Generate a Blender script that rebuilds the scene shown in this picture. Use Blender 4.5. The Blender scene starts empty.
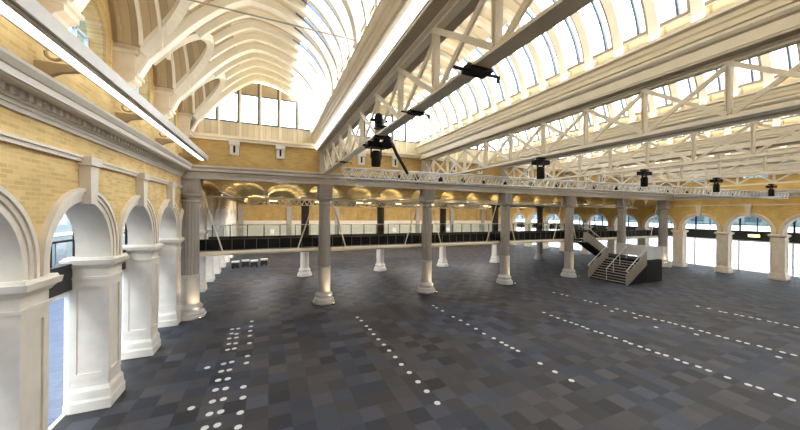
import bpy, bmesh, math, random
from mathutils import Vector, Matrix
random.seed(7)
PI = math.pi
scene = bpy.context.scene
COL = scene.collection

# ------------------------------------------------------------------ mesh builder
class MB:
    def __init__(s): s.v = []; s.f = []
    def add(s, vs, fs):
        b = len(s.v); s.v += [tuple(p) for p in vs]; s.f += [tuple(i + b for i in f) for f in fs]; return s
    def box(s, x0, y0, z0, x1, y1, z1):
        return s.add([(x0,y0,z0),(x1,y0,z0),(x1,y1,z0),(x0,y1,z0),(x0,y0,z1),(x1,y0,z1),(x1,y1,z1),(x0,y1,z1)],
                     [(0,3,2,1),(4,5,6,7),(0,1,5,4),(1,2,6,5),(2,3,7,6),(3,0,4,7)])
    def fbox(s, cx, cy, z0, hx0, hy0, z1, hx1, hy1):
        return s.add([(cx-hx0,cy-hy0,z0),(cx+hx0,cy-hy0,z0),(cx+hx0,cy+hy0,z0),(cx-hx0,cy+hy0,z0),
                      (cx-hx1,cy-hy1,z1),(cx+hx1,cy-hy1,z1),(cx+hx1,cy+hy1,z1),(cx-hx1,cy+hy1,z1)],
                     [(0,3,2,1),(4,5,6,7),(0,1,5,4),(1,2,6,5),(2,3,7,6),(3,0,4,7)])
    def bar(s, p, q, w, h, up=(0,0,1)):
        p = Vector(p); q = Vector(q); d = (q-p).normalized(); up = Vector(up)
        if abs(d.dot(up)) > .99: up = Vector((0,1,0))
        a = d.cross(up).normalized()*(w/2); b = a.cross(d).normalized()*(h/2)
        return s.add([p-a-b,p+a-b,p+a+b,p-a+b,q-a-b,q+a-b,q+a+b,q-a+b],
                     [(0,3,2,1),(4,5,6,7),(0,1,5,4),(1,2,6,5),(2,3,7,6),(3,0,4,7)])
    def path(s, pts, r, n=8):
        pts = [Vector(p) for p in pts]; base = len(s.v); m = len(pts)
        up = Vector((0,0,1)); vs = []
        for i, p in enumerate(pts):
            d = (pts[min(i+1,m-1)] - pts[max(i-1,0)]).normalized()
            u = up if abs(d.dot(up)) < .95 else Vector((1,0,0))
            a = d.cross(u).normalized(); b = a.cross(d).normalized()
            rr = r[i] if isinstance(r, (list,tuple)) else r
            for k in range(n):
                t = 2*PI*k/n; vs.append(p + a*(rr*math.cos(t)) + b*(rr*math.sin(t)))
        fs = []
        for i in range(m-1):
            for k in range(n):
                k2 = (k+1) % n; fs.append((i*n+k, i*n+k2, (i+1)*n+k2, (i+1)*n+k))
        fs.append(tuple(range(n))[::-1]); fs.append(tuple((m-1)*n+k for k in range(n)))
        return s.add(vs, fs)
    def lathe(s, cx, cy, prof, n=24, rot=0, mod=None):
        vs = []; fs = []
        for r, z in prof:
            for k in range(n):
                t = 2*PI*k/n + rot; rr = r*(mod(k) if mod else 1)
                vs.append((cx+rr*math.cos(t), cy+rr*math.sin(t), z))
        m = len(prof)
        for i in range(m-1):
            for k in range(n):
                k2 = (k+1) % n; fs.append((i*n+k, i*n+k2, (i+1)*n+k2, (i+1)*n+k))
        fs.append(tuple(range(n))[::-1]); fs.append(tuple((m-1)*n+k for k in range(n)))
        return s.add(vs, fs)
    def prism(s, poly, axis, t0, t1):
        n = len(poly)
        g = {'x': lambda a,b,t:(t,a,b), 'y': lambda a,b,t:(a,t,b), 'z': lambda a,b,t:(a,b,t)}[axis]
        vs = [g(a,b,t0) for a,b in poly] + [g(a,b,t1) for a,b in poly]
        fs = [tuple(range(n))[::-1], tuple(range(n,2*n))]
        for i in range(n):
            j = (i+1) % n; fs.append((i,j,n+j,n+i))
        return s.add(vs, fs)
    def sheet(s, prof, axis, t0, t1, th=.03):
        """closed strip following prof [(a,b,na,nb)] with thickness along the normal"""
        poly = [(a,b) for a,b,na,nb in prof] + [(a+na*th,b+nb*th) for a,b,na,nb in reversed(prof)]
        n = len(prof)
        g = {'x': lambda a,b,t:(t,a,b), 'y': lambda a,b,t:(a,t,b)}[axis]
        vs = []; fs = []
        for t in (t0, t1):
            for a,b,na,nb in prof: vs.append(g(a,b,t))
            for a,b,na,nb in prof: vs.append(g(a+na*th,b+nb*th,t))
        N = 2*n
        for i in range(n-1):
            fs += [(i,i+1,N+i+1,N+i), (n+i,N+n+i,N+n+i+1,n+i+1), (i,n+i,n+i+1,i+1), (N+i,N+i+1,N+n+i+1,N+n+i)]
        fs += [(0,N,N+n,n), (n-1,2*n-1,N+2*n-1,N+n-1)]
        return s.add(vs, fs)

def link(o): COL.objects.link(o); return o
def obj(name, mb, mat, parent=None, origin=(0,0,0), smooth=False):
    me = bpy.data.meshes.new(name)
    ox, oy, oz = origin
    me.from_pydata([(x-ox,y-oy,z-oz) for x,y,z in mb.v], [], mb.f)
    bm = bmesh.new(); bm.from_mesh(me); bmesh.ops.recalc_face_normals(bm, faces=bm.faces); bm.to_mesh(me); bm.free()
    if smooth:
        me.shade_smooth(); me.set_sharp_from_angle(angle=math.radians(40))
    me.materials.append(mat)
    o = bpy.data.objects.new(name, me); link(o)
    o.location = origin
    if parent: o.parent = parent
    return o
def tag(o, label, cat, group=None, kind=None):
    o['label'] = label; o['category'] = cat
    if group: o['group'] = group
    if kind: o['kind'] = kind
    return o
def empty(name, loc, label, cat, group=None, kind=None):
    o = bpy.data.objects.new(name, None); o.empty_display_size = .1; link(o); o.location = loc
    return tag(o, label, cat, group, kind)
def struct(name, mb, mat, label=None, cat=None, smooth=False):
    o = obj(name, mb, mat, smooth=smooth); o['kind'] = 'structure'
    o['label'] = label or name.replace('_', ' '); o['category'] = cat or name.split('_')[0]
    return o
def dup(root, loc, label=None, group=None, rz=None):
    r = root.copy(); link(r); r.location = loc
    if rz is not None: r.rotation_euler = (0,0,rz)
    if label: r['label'] = label
    if group: r['group'] = group
    for ch in list(root.children):
        c = ch.copy(); link(c); c.parent = r
        for g in list(ch.children):
            d = g.copy(); link(d); d.parent = c
    return r
ORD = ['first','second','third','fourth','fifth','sixth','seventh','eighth','ninth','tenth','eleventh','twelfth','thirteenth',
       'fourteenth','fifteenth','sixteenth','seventeenth','eighteenth','nineteenth','twentieth','twenty-first','twenty-second',
       'twenty-third','twenty-fourth','twenty-fifth','twenty-sixth','twenty-seventh','twenty-eighth','twenty-ninth','thirtieth',
       'thirty-first','thirty-second','thirty-third','thirty-fourth','thirty-fifth','thirty-sixth','thirty-seventh','thirty-eighth','thirty-ninth','fortieth']

# ------------------------------------------------------------------ materials
class NT:
    def __init__(s, name):
        s.m = bpy.data.materials.new(name); s.m.use_nodes = True; s.t = s.m.node_tree; s.n = s.t.nodes
        s.b = s.n['Principled BSDF']; s.out = s.n['Material Output']
    def new(s, typ, **kw):
        n = s.n.new(typ)
        for k, v in kw.items(): setattr(n, k, v)
        return n
    def ln(s, a, b): s.t.links.new(a, b)
    def math(s, op, a, b=None):
        n = s.new('ShaderNodeMath', operation=op)
        for i, x in enumerate((a, b)):
            if x is None: continue
            if isinstance(x, (int, float)): n.inputs[i].default_value = x
            else: s.ln(x, n.inputs[i])
        return n.outputs[0]
    def mix(s, f, a, b, blend='MIX'):
        n = s.new('ShaderNodeMix', data_type='RGBA', blend_type=blend)
        for i, x in ((0, f), (6, a), (7, b)):
            if isinstance(x, (int, float)): n.inputs[i].default_value = x
            elif isinstance(x, tuple): n.inputs[i].default_value = (*x, 1)
            else: s.ln(x, n.inputs[i])
        return n.outputs[2]
    def pos(s):
        g = s.new('ShaderNodeNewGeometry'); x = s.new('ShaderNodeSeparateXYZ'); s.ln(g.outputs['Position'], x.inputs[0]); return g.outputs['Position'], x.outputs
    def comb(s, x, y, z):
        n = s.new('ShaderNodeCombineXYZ')
        for i, a in enumerate((x, y, z)):
            if isinstance(a, (int, float)): n.inputs[i].default_value = a
            else: s.ln(a, n.inputs[i])
        return n.outputs[0]
    def noise(s, vec, scale, detail=3):
        n = s.new('ShaderNodeTexNoise'); n.inputs['Scale'].default_value = scale; n.inputs['Detail'].default_value = detail
        s.ln(vec, n.inputs['Vector']); return n.outputs['Fac']
    def ramp(s, fac, stops):
        r = s.new('ShaderNodeValToRGB'); e = r.color_ramp.elements
        while len(e) < len(stops): e.new(.5)
        for el, (p, c) in zip(e, stops): el.position = p; el.color = (*c, 1)
        s.ln(fac, r.inputs[0]); return r.outputs[0]
    def col(s, c):
        if isinstance(c, tuple): s.b.inputs['Base Color'].default_value = (*c, 1)
        else: s.ln(c, s.b.inputs['Base Color'])
    def bump(s, h, strength, dist=.01):
        n = s.new('ShaderNodeBump'); n.inputs['Strength'].default_value = strength; n.inputs['Distance'].default_value = dist
        s.ln(h, n.inputs['Height']); s.ln(n.outputs[0], s.b.inputs['Normal'])

def paint(name, c, rough=.5, var=.12, scale=3., metal=0., spec=.4):
    t = NT(name); p, _ = t.pos()
    f = t.noise(p, scale, 4)
    lo = tuple(max(0, x*(1-var)) for x in c); hi = tuple(min(1, x*(1+var*.6)) for x in c)
    t.col(t.ramp(f, [(.3, lo), (.7, hi)]))
    t.b.inputs['Roughness'].default_value = rough; t.b.inputs['Metallic'].default_value = metal
    t.b.inputs['Specular IOR Level'].default_value = spec
    return t.m

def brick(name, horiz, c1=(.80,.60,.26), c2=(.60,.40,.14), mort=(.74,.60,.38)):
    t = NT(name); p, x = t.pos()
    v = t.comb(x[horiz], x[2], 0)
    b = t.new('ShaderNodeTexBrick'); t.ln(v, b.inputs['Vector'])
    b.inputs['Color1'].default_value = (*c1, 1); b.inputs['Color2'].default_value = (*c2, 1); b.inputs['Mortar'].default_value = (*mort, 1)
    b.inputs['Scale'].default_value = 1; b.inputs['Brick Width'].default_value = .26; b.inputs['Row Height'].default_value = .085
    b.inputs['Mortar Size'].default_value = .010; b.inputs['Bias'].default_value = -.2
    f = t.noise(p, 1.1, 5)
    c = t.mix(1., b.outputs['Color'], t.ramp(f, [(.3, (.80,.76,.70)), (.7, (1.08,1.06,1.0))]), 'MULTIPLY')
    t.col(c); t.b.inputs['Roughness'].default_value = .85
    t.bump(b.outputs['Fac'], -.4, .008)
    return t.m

def boards(name, axis, width, c, var):
    t = NT(name); p, x = t.pos()
    k = t.math('FLOOR', t.math('DIVIDE', x[axis], width))
    w = t.new('ShaderNodeTexWhiteNoise', noise_dimensions='1D'); t.ln(k, w.inputs['W'])
    fr = t.math('FRACT', t.math('DIVIDE', x[axis], width))
    edge = t.math('LESS_THAN', fr, .07)
    lo = tuple(q*(1-var) for q in c)
    base = t.mix(w.outputs['Value'], c, lo)
    t.col(t.mix(edge, base, tuple(q*.55 for q in c)))
    t.b.inputs['Roughness'].default_value = .55
    return t.m

def glass(name, tint=(.97,.985,1.), gloss=.06):
    t = NT(name); t.n.remove(t.b)
    tr = t.new('ShaderNodeBsdfTransparent'); tr.inputs[0].default_value = (*tint, 1)
    gl = t.new('ShaderNodeBsdfGlossy'); gl.inputs['Roughness'].default_value = .03
    mx = t.new('ShaderNodeMixShader'); mx.inputs[0].default_value = gloss
    t.ln(tr.outputs[0], mx.inputs[1]); t.ln(gl.outputs[0], mx.inputs[2]); t.ln(mx.outputs[0], t.out.inputs[0])
    return t.m

def glow(name, c, s):
    t = NT(name); t.b.inputs['Base Color'].default_value = (*c, 1)
    t.b.inputs['Emission Color'].default_value = (*c, 1); t.b.inputs['Emission Strength'].default_value = s
    return t.m

def carpet():
    t = NT('carpet_tiles'); p, x = t.pos()
    kx = t.math('FLOOR', t.math('DIVIDE', x[0], .55)); ky = t.math('FLOOR', t.math('DIVIDE', x[1], .55))
    w = t.new('ShaderNodeTexWhiteNoise', noise_dimensions='2D'); t.ln(t.comb(kx, ky, 0), w.inputs['Vector'])
    chk = t.math('MODULO', t.math('ADD', t.math('ABSOLUTE', kx), t.math('ABSOLUTE', ky)), 2.)
    val = t.math('ADD', t.math('MULTIPLY', w.outputs['Value'], .75), t.math('MULTIPLY', chk, .25))
    zone = t.noise(p, .28, 3)
    blue = t.ramp(val, [(.05, (.013,.015,.024)), (.45, (.027,.031,.047)), (.9, (.052,.058,.080))])
    brown = t.ramp(val, [(.05, (.015,.0135,.0155)), (.45, (.034,.0305,.033)), (.9, (.060,.054,.056))])
    w2 = t.new('ShaderNodeTexWhiteNoise', noise_dimensions='3D'); t.ln(t.comb(kx, ky, 7), w2.inputs['Vector'])
    zf = t.math('ADD', t.math('MULTIPLY', zone, 1.6), t.math('MULTIPLY', w2.outputs['Value'], .35))
    z = t.ramp(zf, [(.84, (0,0,0)), (1.12, (1,1,1))])
    fib = t.noise(p, 60, 2)
    c = t.mix(z, blue, brown)
    c = t.mix(1., c, t.ramp(fib, [(.3, (.85,.85,.85)), (.7, (1.15,1.15,1.15))]), 'MULTIPLY')
    t.col(c); t.b.inputs['Roughness'].default_value = .62; t.b.inputs['Specular IOR Level'].default_value = .35
    t.bump(fib, .3, .004)
    return t.m

def paving():
    t = NT('paving'); p, x = t.pos()
    b = t.new('ShaderNodeTexBrick'); t.ln(p, b.inputs['Vector']); b.inputs['Scale'].default_value = 1
    b.inputs['Brick Width'].default_value = .9; b.inputs['Row Height'].default_value = .6; b.inputs['Mortar Size'].default_value = .015
    b.inputs['Color1'].default_value = (.045,.065,.12,1); b.inputs['Color2'].default_value = (.03,.048,.095,1); b.inputs['Mortar'].default_value = (.10,.13,.18,1)
    t.col(b.outputs['Color']); t.b.inputs['Roughness'].default_value = .5
    return t.m

M = dict(
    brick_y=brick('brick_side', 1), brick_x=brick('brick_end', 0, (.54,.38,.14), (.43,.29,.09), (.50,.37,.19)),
    brick_r=brick('brick_right', 1, (.72,.50,.15), (.60,.39,.10), (.62,.45,.2)),
    arch_tan=brick('arch_tan_brick', 1, (.60,.42,.16), (.50,.33,.12), (.6,.45,.25)),
    stone=paint('painted_stone', (.74,.68,.60), .55, .07), stone_w=paint('warm_stone', (.72,.63,.50), .6, .10),
    cream=paint('cream_timber', (.80,.71,.55), .5, .06), rib=paint('white_cream_rib', (.86,.81,.70), .45, .04),
    ceil=boards('cream_ceiling_boards', 1, 1.2, (.80,.70,.52), .10), tanb=boards('tan_vault_boards', 0, .22, (.52,.40,.24), .25), tan_d=paint('post_brown', (.16,.14,.12), .5, .1), jamb=paint('skylight_jamb', (.27,.23,.18), .6, .1), kerb=boards('kerb_boards', 1, .83, (.78,.62,.38), .08), gable=boards('gable_boards', 0, .28, (.80,.68,.48), .32),
    girder=paint('girder_paint', (.76,.71,.61), .45, .06), girder_d=paint('dark_iron_soffit_shade', (.40,.35,.28), .6, .08),
    grey=paint('column_grey', (.345,.32,.30), .45, .06), greyl=paint('column_pale_grey', (.50,.48,.46), .45, .05),
    dark_col=paint('column_dark', (.055,.052,.052), .5, .1), corn=paint('cornice_grey', (.66,.63,.60), .5, .06),
    corn_d=paint('cornice_shadow_grey', (.40,.37,.33), .6, .06),
    ent=paint('entablature_grey', (.52,.48,.43), .5, .06),
    black=paint('black_metal', (.012,.012,.014), .5, .2, spec=.15), dark=paint('dark_band', (.03,.03,.033), .45, .2),
    deck=paint('deck_board', (.05,.042,.038), .6, .2), rod=paint('cream_rod', (.82,.75,.62), .4, .04),
    white=paint('white_frame', (.85,.86,.88), .4, .03), silver=paint('truss_aluminium', (.70,.70,.70), .35, .05),
    slate=paint('slate_bar', (.10,.13,.19), .4, .1), tan=paint('tan_trim', (.50,.40,.25), .55, .1),
    glass=glass('clear_glass'), glassg=glass('green_glass', (.90,.95,.94), .10), glassb=glass('blue_glass', (.62,.78,.95), .12),
    carpet=carpet(), paving=paving(), disc=paint('white_disc', (.60,.60,.59), .35, .03),
    led=glow('led_strip', (1,.97,.90), 2.2), sign=glow('sign_face', (.75,.95,.25), 1.6), lamp=glow('lamp_face', (1,.72,.38), 2),
    whitelamp=glow('lantern_face', (1,.93,.8), 1.2),
    jack=paint('jack_arch_yellow', (.74,.56,.25), .9, .1, spec=.1), red=paint('red_paint', (.6,.02,.03), .35, .1),
    stairside=paint('stair_panel', (.30,.27,.235), .5, .06), tread=paint('stair_tread', (.035,.033,.032), .7, .1, spec=.15),
    nosing=paint('stair_nosing', (.55,.52,.48), .5, .05), palep=paint('pale_panel', (.62,.63,.65), .4, .04),
    bldg=paint('facade_teal', (.07,.11,.12), .5, .2), concrete=paint('bright_concrete', (.75,.76,.78), .7, .05),
    rubber=paint('black_rubber', (.02,.022,.022), .5, .1), blue=paint('blue_grey_window', (.025,.05,.07), .25, .3),
)

# ------------------------------------------------------------------ key dimensions
XL, XR, YN, YF, YB = -3.93, 38.7, -6.0, 17.7, 44.2      # wall faces: left, right, near end, row of columns, back
PL = 3.1; ARL = [4.53 + PL*k for k in range(13)]         # left arcade pier centres
PR = 3.32; ARR = [17.05 + PR*k for k in range(-4, 9)]    # right arcade pier centres
GX = [2.83, 9.42, 16.05, 22.8, 30.0]                     # girders
ZK, RB = 9.45, 2.6                                       # kerb height, vault rise
GW = .55
BAYS = [(-.62, 2.88)] + [((GX[i]+GX[i+1])/2, (GX[i+1]-GX[i])/2-GW) for i in range(4)] + [((GX[4]+GW+38.1)/2, (38.1-GX[4]-GW)/2)]
BN = ['beside the left brick arcade', 'between the first and second girders', 'between the second and third girders',
      'between the third and fourth girders', 'between the fourth and fifth girders', 'beside the right brick wall']
GN = ['nearest the left wall', 'second from the left wall', 'third from the left wall', 'fourth from the left wall', 'nearest the right wall']

# ------------------------------------------------------------------ ground and floor
struct('floor', MB().box(XL-.85, YN-.3, -.12, 42.3, YB+.3, 0), M['carpet'], 'floor of dark grey carpet tiles in mixed shades', 'floor')
struct('pavement', MB().box(-60, -40, -.25, XL-.86, 80, -.03), M['paving'], 'blue grey paving outside the left glazing', 'pavement')
struct('pavement', MB().box(42.31, -40, -.25, 100, 80, -.03), M['concrete'], 'bright concrete paving outside the right glazing', 'pavement')

# ------------------------------------------------------------------ arcade walls
def arcade(mb, cents, R, zs, zb, ztop, y0, y1, x0, x1, n=20):
    cur = y0
    for c in cents:
        if c - R > cur: mb.box(x0, cur, zb, x1, c-R, ztop)
        poly = [(c-R, ztop), (c-R, zs)] + [(c-R*math.cos(PI*i/n), zs+R*math.sin(PI*i/n)) for i in range(1, n)] + [(c+R, zs), (c+R, ztop)]
        # split in two halves so every face stays simple
        h = len(poly)//2
        mb.prism(poly[:h+1] + [(c, ztop)], 'x', x0, x1)
        mb.prism([(c, ztop)] + poly[h:], 'x', x0, x1)
        cur = c + R
    if y1 > cur: mb.box(x0, cur, zb, x1, y1, ztop)
    return mb

AC_L = [a + PL/2 for a in ARL[:-1]]
AC_R = [a + PR/2 for a in ARR[:-1]]
w = MB()
arcade(w, AC_L, 1.25, 4.2, 3.97, 7.45, 4.23, 17.7, XL-.65, XL) if False else None
cl = [c for c in AC_L if c < 17.2]; cl2 = [c for c in AC_L if c > 17.2]
arcade(w, cl, 1.25, 4.2, 3.96, 7.46, 4.23, 17.2, XL-.65, XL)
arcade(w, cl2, 1.25, 4.2, 3.96, 7.2, 17.2, YB, XL-.65, XL)
w.box(XL-.65, YN, 0, XL, 4.23, 7.46); w.box(XL-.65, YB-.6, 0, XL, YB, 3.96)
UPW = [c for c in AC_L if c < 17.0] + [2.98, -.12, -3.22]; UPW.sort()
arcade(w, UPW, .80, 9.45, 8.30, 11.6, YN, 17.7, XL-.5, XL, 16)
w.box(XL-.5, YN, 7.46, XL, 17.7, 8.30)
struct('wall_left', w, M['brick_y'], 'left wall of yellow stock brick with round arches', 'wall')
w = MB()
cr = [c for c in AC_R if c < 17.2]; cr2 = [c for c in AC_R if c > 17.2]
arcade(w, cr, 1.35, 4.0, 3.76, 7.46, ARR[0]-.3, 17.05, XR, XR+.65)
arcade(w, cr2, 1.35, 4.0, 3.76, 7.2, 17.05, YB, XR, XR+.65)
w.box(XR, YN, 0, XR+.65, ARR[0]-.3, 7.46)
RW = [-4.3, -.3, 3.7, 7.7, 11.7, 15.7]; cur = YN
for c in RW:
    w.box(XR, cur, 7.46, XR+.5, c-.75, 11.6); w.box(XR, c-.75, 7.46, XR+.5, c+.75, 8.6); w.box(XR, c-.75, 10.2, XR+.5, c+.75, 11.6); cur = c+.75
w.box(XR, cur, 7.46, XR+.5, 17.7, 11.6)
struct('wall_right', w, M['brick_r'], 'right wall of yellow brick with arches and upper windows', 'wall')
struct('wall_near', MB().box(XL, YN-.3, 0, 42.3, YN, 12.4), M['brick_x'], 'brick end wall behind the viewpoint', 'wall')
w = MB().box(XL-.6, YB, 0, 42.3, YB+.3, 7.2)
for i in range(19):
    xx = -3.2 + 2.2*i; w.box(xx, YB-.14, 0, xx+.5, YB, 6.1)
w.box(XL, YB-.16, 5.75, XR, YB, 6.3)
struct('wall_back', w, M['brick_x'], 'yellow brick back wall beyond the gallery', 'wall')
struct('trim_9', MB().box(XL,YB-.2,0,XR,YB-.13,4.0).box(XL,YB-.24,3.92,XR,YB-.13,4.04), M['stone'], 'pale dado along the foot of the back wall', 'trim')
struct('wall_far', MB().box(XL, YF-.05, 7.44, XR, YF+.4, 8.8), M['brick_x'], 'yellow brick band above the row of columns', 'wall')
# side aisle beyond the right arcade
struct('ceiling', MB().box(XR+.5, YN, 6.2, 42.6, YB, 6.5), M['cream'], 'pale soffit of the right side passage', 'ceiling')
struct('wall_end', MB().box(XR+.65, YB, 0, 42.6, YB+.2, 6.2).box(XR+.65, YN-.2, 0, 42.6, YN, 6.2), M['cream'], 'end walls of the right side passage', 'wall')

# ------------------------------------------------------------------ piers
def make_pier(hx, hy, h, stone, label, z1=None):
    """painted pier, height h to the top of its cap"""
    t = empty('arcade_pier', (0,0,0), label, 'pier')
    k = h/3.97
    p = MB()
    p.fbox(0,0,0, hx+.11,hy+.11, .24*k, hx+.11,hy+.11).fbox(0,0,.24*k, hx+.11,hy+.11, .30*k, hx+.085,hy+.085)
    p.fbox(0,0,.30*k, hx+.085,hy+.085, .50*k, hx+.075,hy+.075).fbox(0,0,.50*k, hx+.075,hy+.075, .60*k, hx+.03,hy+.03).fbox(0,0,.60*k, hx+.03,hy+.03, .78*k, hx+.02,hy+.02)
    obj('plinth', p, stone, t)
    s = MB().box(-hx,-hy,.78*k, hx,hy,3.45*k)
    f = .035; b = .11; za, zb = .95*k, 3.3*k
    for sx in (-1, 1):
        X0, X1 = sorted((sx*hx, sx*(hx+f)))
        s.box(X0,-hy,.78*k,X1,hy,za).box(X0,-hy,zb-.12,X1,hy,3.45*k).box(X0,-hy,za,X1,-hy+b,zb-.12).box(X0,hy-b,za,X1,hy,zb-.12)
    for sy in (-1, 1):
        Y0, Y1 = sorted((sy*hy, sy*(hy+f)))
        s.box(-hx-f,Y0,.78*k,hx+f,Y1,za).box(-hx-f,Y0,zb-.12,hx+f,Y1,3.45*k).box(-hx-f,Y0,za,-hx+b,Y1,zb-.12).box(hx-b,Y0,za,hx+f,Y1,zb-.12)
    obj('shaft', s, stone, t)
    c = MB()
    c.fbox(0,0,3.40*k,hx+.06,hy+.06,3.47*k,hx+.06,hy+.06).fbox(0,0,3.47*k,hx+.03,hy+.03,3.68*k,hx+.03,hy+.03)
    c.fbox(0,0,3.68*k,hx+.05,hy+.05,3.79*k,hx+.13,hy+.11).fbox(0,0,3.79*k,hx+.16,hy+.14,3.91*k,hx+.18,hy+.16).fbox(0,0,3.91*k,hx+.14,hy+.12,h,hx+.12,hy+.10)
    obj('capital', c, stone, t)
    return t
def arch_surround(R0, R1, zs, zb, depth, ztop, stone, label, n=28):
    """arch rings facing +x at local x=0, wall behind; keystone up to ztop"""
    t = empty('arch_surround', (0,0,0), label, 'arch surround')
    def ring(mb, r0, r1, x0, x1, zb_):
        prev = None
        pts = [(-1, zb_)] + [(-math.cos(PI*i/n), None) for i in range(n+1)] + [(1, zb_)]
        def P(i, r):
            if i == 0: return (-r, zb_)
            if i == n+2: return (r, zb_)
            a = PI*(i-1)/n; return (-r*math.cos(a), zs + r*math.sin(a))
        vs = []; fs = []
        for i in range(n+3):
            a, b = P(i, r0), P(i, r1)
            vs += [(x0,*a),(x1,*a),(x1,*b),(x0,*b)]
        for i in range(n+2):
            for k in range(4):
                k2 = (k+1) % 4; fs.append((i*4+k, i*4+k2, (i+1)*4+k2, (i+1)*4+k))
        fs += [(0,1,2,3), tuple((n+2)*4+k for k in (3,2,1,0))]
        mb.add(vs, fs)
    m = MB(); ring(m, R0, R0+.13, -.02, .045, zb); ring(m, R0+.13, R1-.08, -.02, .075, zb); ring(m, R1-.08, R1, -.02, .11, zb)
    obj('archivolt', m, stone, t, smooth=True)
    m = MB(); ring(m, R0, R0+.06, -depth, -.02, zb)
    obj('soffit_lining', m, stone, t, smooth=True)
    k = MB(); z0 = zs+R0-.06
    k.add([(0,-.13,z0),(.20,-.13,z0),(.20,.13,z0),(0,.13,z0),(0,-.19,ztop-.12),(.20,-.19,ztop-.12),(.20,.19,ztop-.12),(0,.19,ztop-.12)],
          [(0,3,2,1),(4,5,6,7),(0,1,5,4),(1,2,6,5),(2,3,7,6),(3,0,4,7)])
    k.box(0,-.24,ztop-.12,.24,.24,ztop+.08)
    obj('keystone', k, stone, t)
    return t
pier_l = make_pier(.36, .33, 3.97, M['stone'], 'x')
first = True
for i, y in enumerate(ARL):
    if i == 0: lab = 'white painted arcade pier beyond the left edge, nearest the viewpoint'
    elif i == 1: lab = 'white painted arcade pier cut by the left edge of the photo'
    elif i < 4: lab = ['white painted arcade pier standing whole, nearest on the left', 'white painted arcade pier second whole one on the left'][i-2]
    elif i == 4: lab = 'white painted arcade pier just before the fluted corner column'
    else: lab = '%s white painted arcade pier past the corner column, left aisle wall' % ORD[i-5]
    o = pier_l if first else dup(pier_l, (0,0,0))
    o.location = (XL-.36, y, 0); o['label'] = lab; o['group'] = 'left arcade piers'; first = False
pier_r = make_pier(.34, .37, 3.77, M['stone_w'], 'x'); first = True
nr = len(ARR)
for i, y in enumerate(ARR):
    j = i - 4
    if j == 0: lab = 'beige stone pier at the right wall beside the grey corner pilaster'
    elif j < 0: lab = '%s beige stone pier on the right wall, counted forward from the corner pilaster' % ORD[-j-1]
    else: lab = '%s beige stone pier on the right wall beyond the gallery edge' % ORD[j-1]
    o = pier_r if first else dup(pier_r, (0,0,0))
    o.location = (XR+.35, y, 0); o['label'] = lab; o['group'] = 'right arcade piers'; first = False
as_l = arch_surround(1.20, 1.50, 4.2, 3.97, .66, 6.33, M['stone'], 'x'); first = True
for i, c in enumerate(AC_L):
    if i == 0: lab = 'pale moulded arch surround cut by the left edge of the photo'
    elif i < 4: lab = '%s whole pale moulded arch surround with keystone on the left wall' % ORD[i-1]
    else: lab = '%s pale arch surround on the left wall past the corner column' % ORD[i-4]
    o = as_l if first else dup(as_l, (0,0,0))
    o.location = (XL, c, 0); o['label'] = lab; o['group'] = 'left arch surrounds'; first = False
as_r = arch_surround(1.30, 1.56, 4.0, 3.77, .66, 6.25, M['stone_w'], 'x'); first = True
for i, c in enumerate(AC_R):
    if c < 17: lab = '%s beige arch surround with keystone on the right wall, counted from the corner pilaster' % ORD[[q for q in AC_R if q < 17][::-1].index(c)]
    else: lab = '%s beige arch surround on the right wall above the gallery' % ORD[[q for q in AC_R if q > 17].index(c)]
    o = as_r if first else dup(as_r, (0,0,0))
    o.location = (XR, c, 0); o.rotation_euler = (0,0,PI); o['label'] = lab; o['group'] = 'right arch surrounds'; first = False
# string courses
struct('trim_1', MB().box(XL, 4.2, 6.28, XL+.07, 17.4, 6.36).box(XL, 4.2, 6.36, XL+.10, 17.4, 6.41), M['stone'], 'white string course along the left wall', 'trim')
struct('trim_2', MB().box(XR-.07, YN, 6.2, XR, 17.4, 6.3), M['stone_w'], 'pale string course along the right wall', 'trim')

# ------------------------------------------------------------------ cornices on side walls (profile d=out from the wall, z)
CP = [(0,6.84),(.05,6.84),(.05,6.92),(.08,6.92),(.08,6.99),(.12,6.99),(.12,7.15),(.40,7.15),(.40,7.17),(.43,7.17),(.43,7.29),(.45,7.30),(.50,7.40),(.50,7.455),(0,7.455)]
def cornice(sgn, x, y0, y1, name, lab):
    t = struct(name, MB().prism([(x+sgn*d, z) for d, z in CP], 'y', y0, y1), M['corn'], lab, 'trim')
    m = MB(); yy = y0+.1
    while yy < y1-.1:
        a, b = sorted((x+sgn*.10, x+sgn*.20)); m.box(a, yy, 7.03, b, yy+.10, 7.15); yy += .20
    o = obj('dentils', m, M['corn'], t)
    return t
cornice(1, XL, YN, 17.35, 'trim_3', 'grey dentilled cornice along the left wall')
cornice(-1, XR, YN, 17.35, 'trim_4', 'grey cornice along the right wall')
# entablature over the row
EP = [(YF-.32,6.80),(YF+.32,6.80),(YF+.32,7.44),(YF-.05,7.44),(YF-.58,7.44),(YF-.58,7.36),(YF-.50,7.28),(YF-.50,7.16),(YF-.36,7.12),(YF-.36,7.0),(YF-.32,7.0)]
struct('trim_5', MB().prism([(a, b) for a, b in EP], 'x', XL, XR), M['ent'], 'grey moulded beam across the tops of the columns', 'trim')

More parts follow.
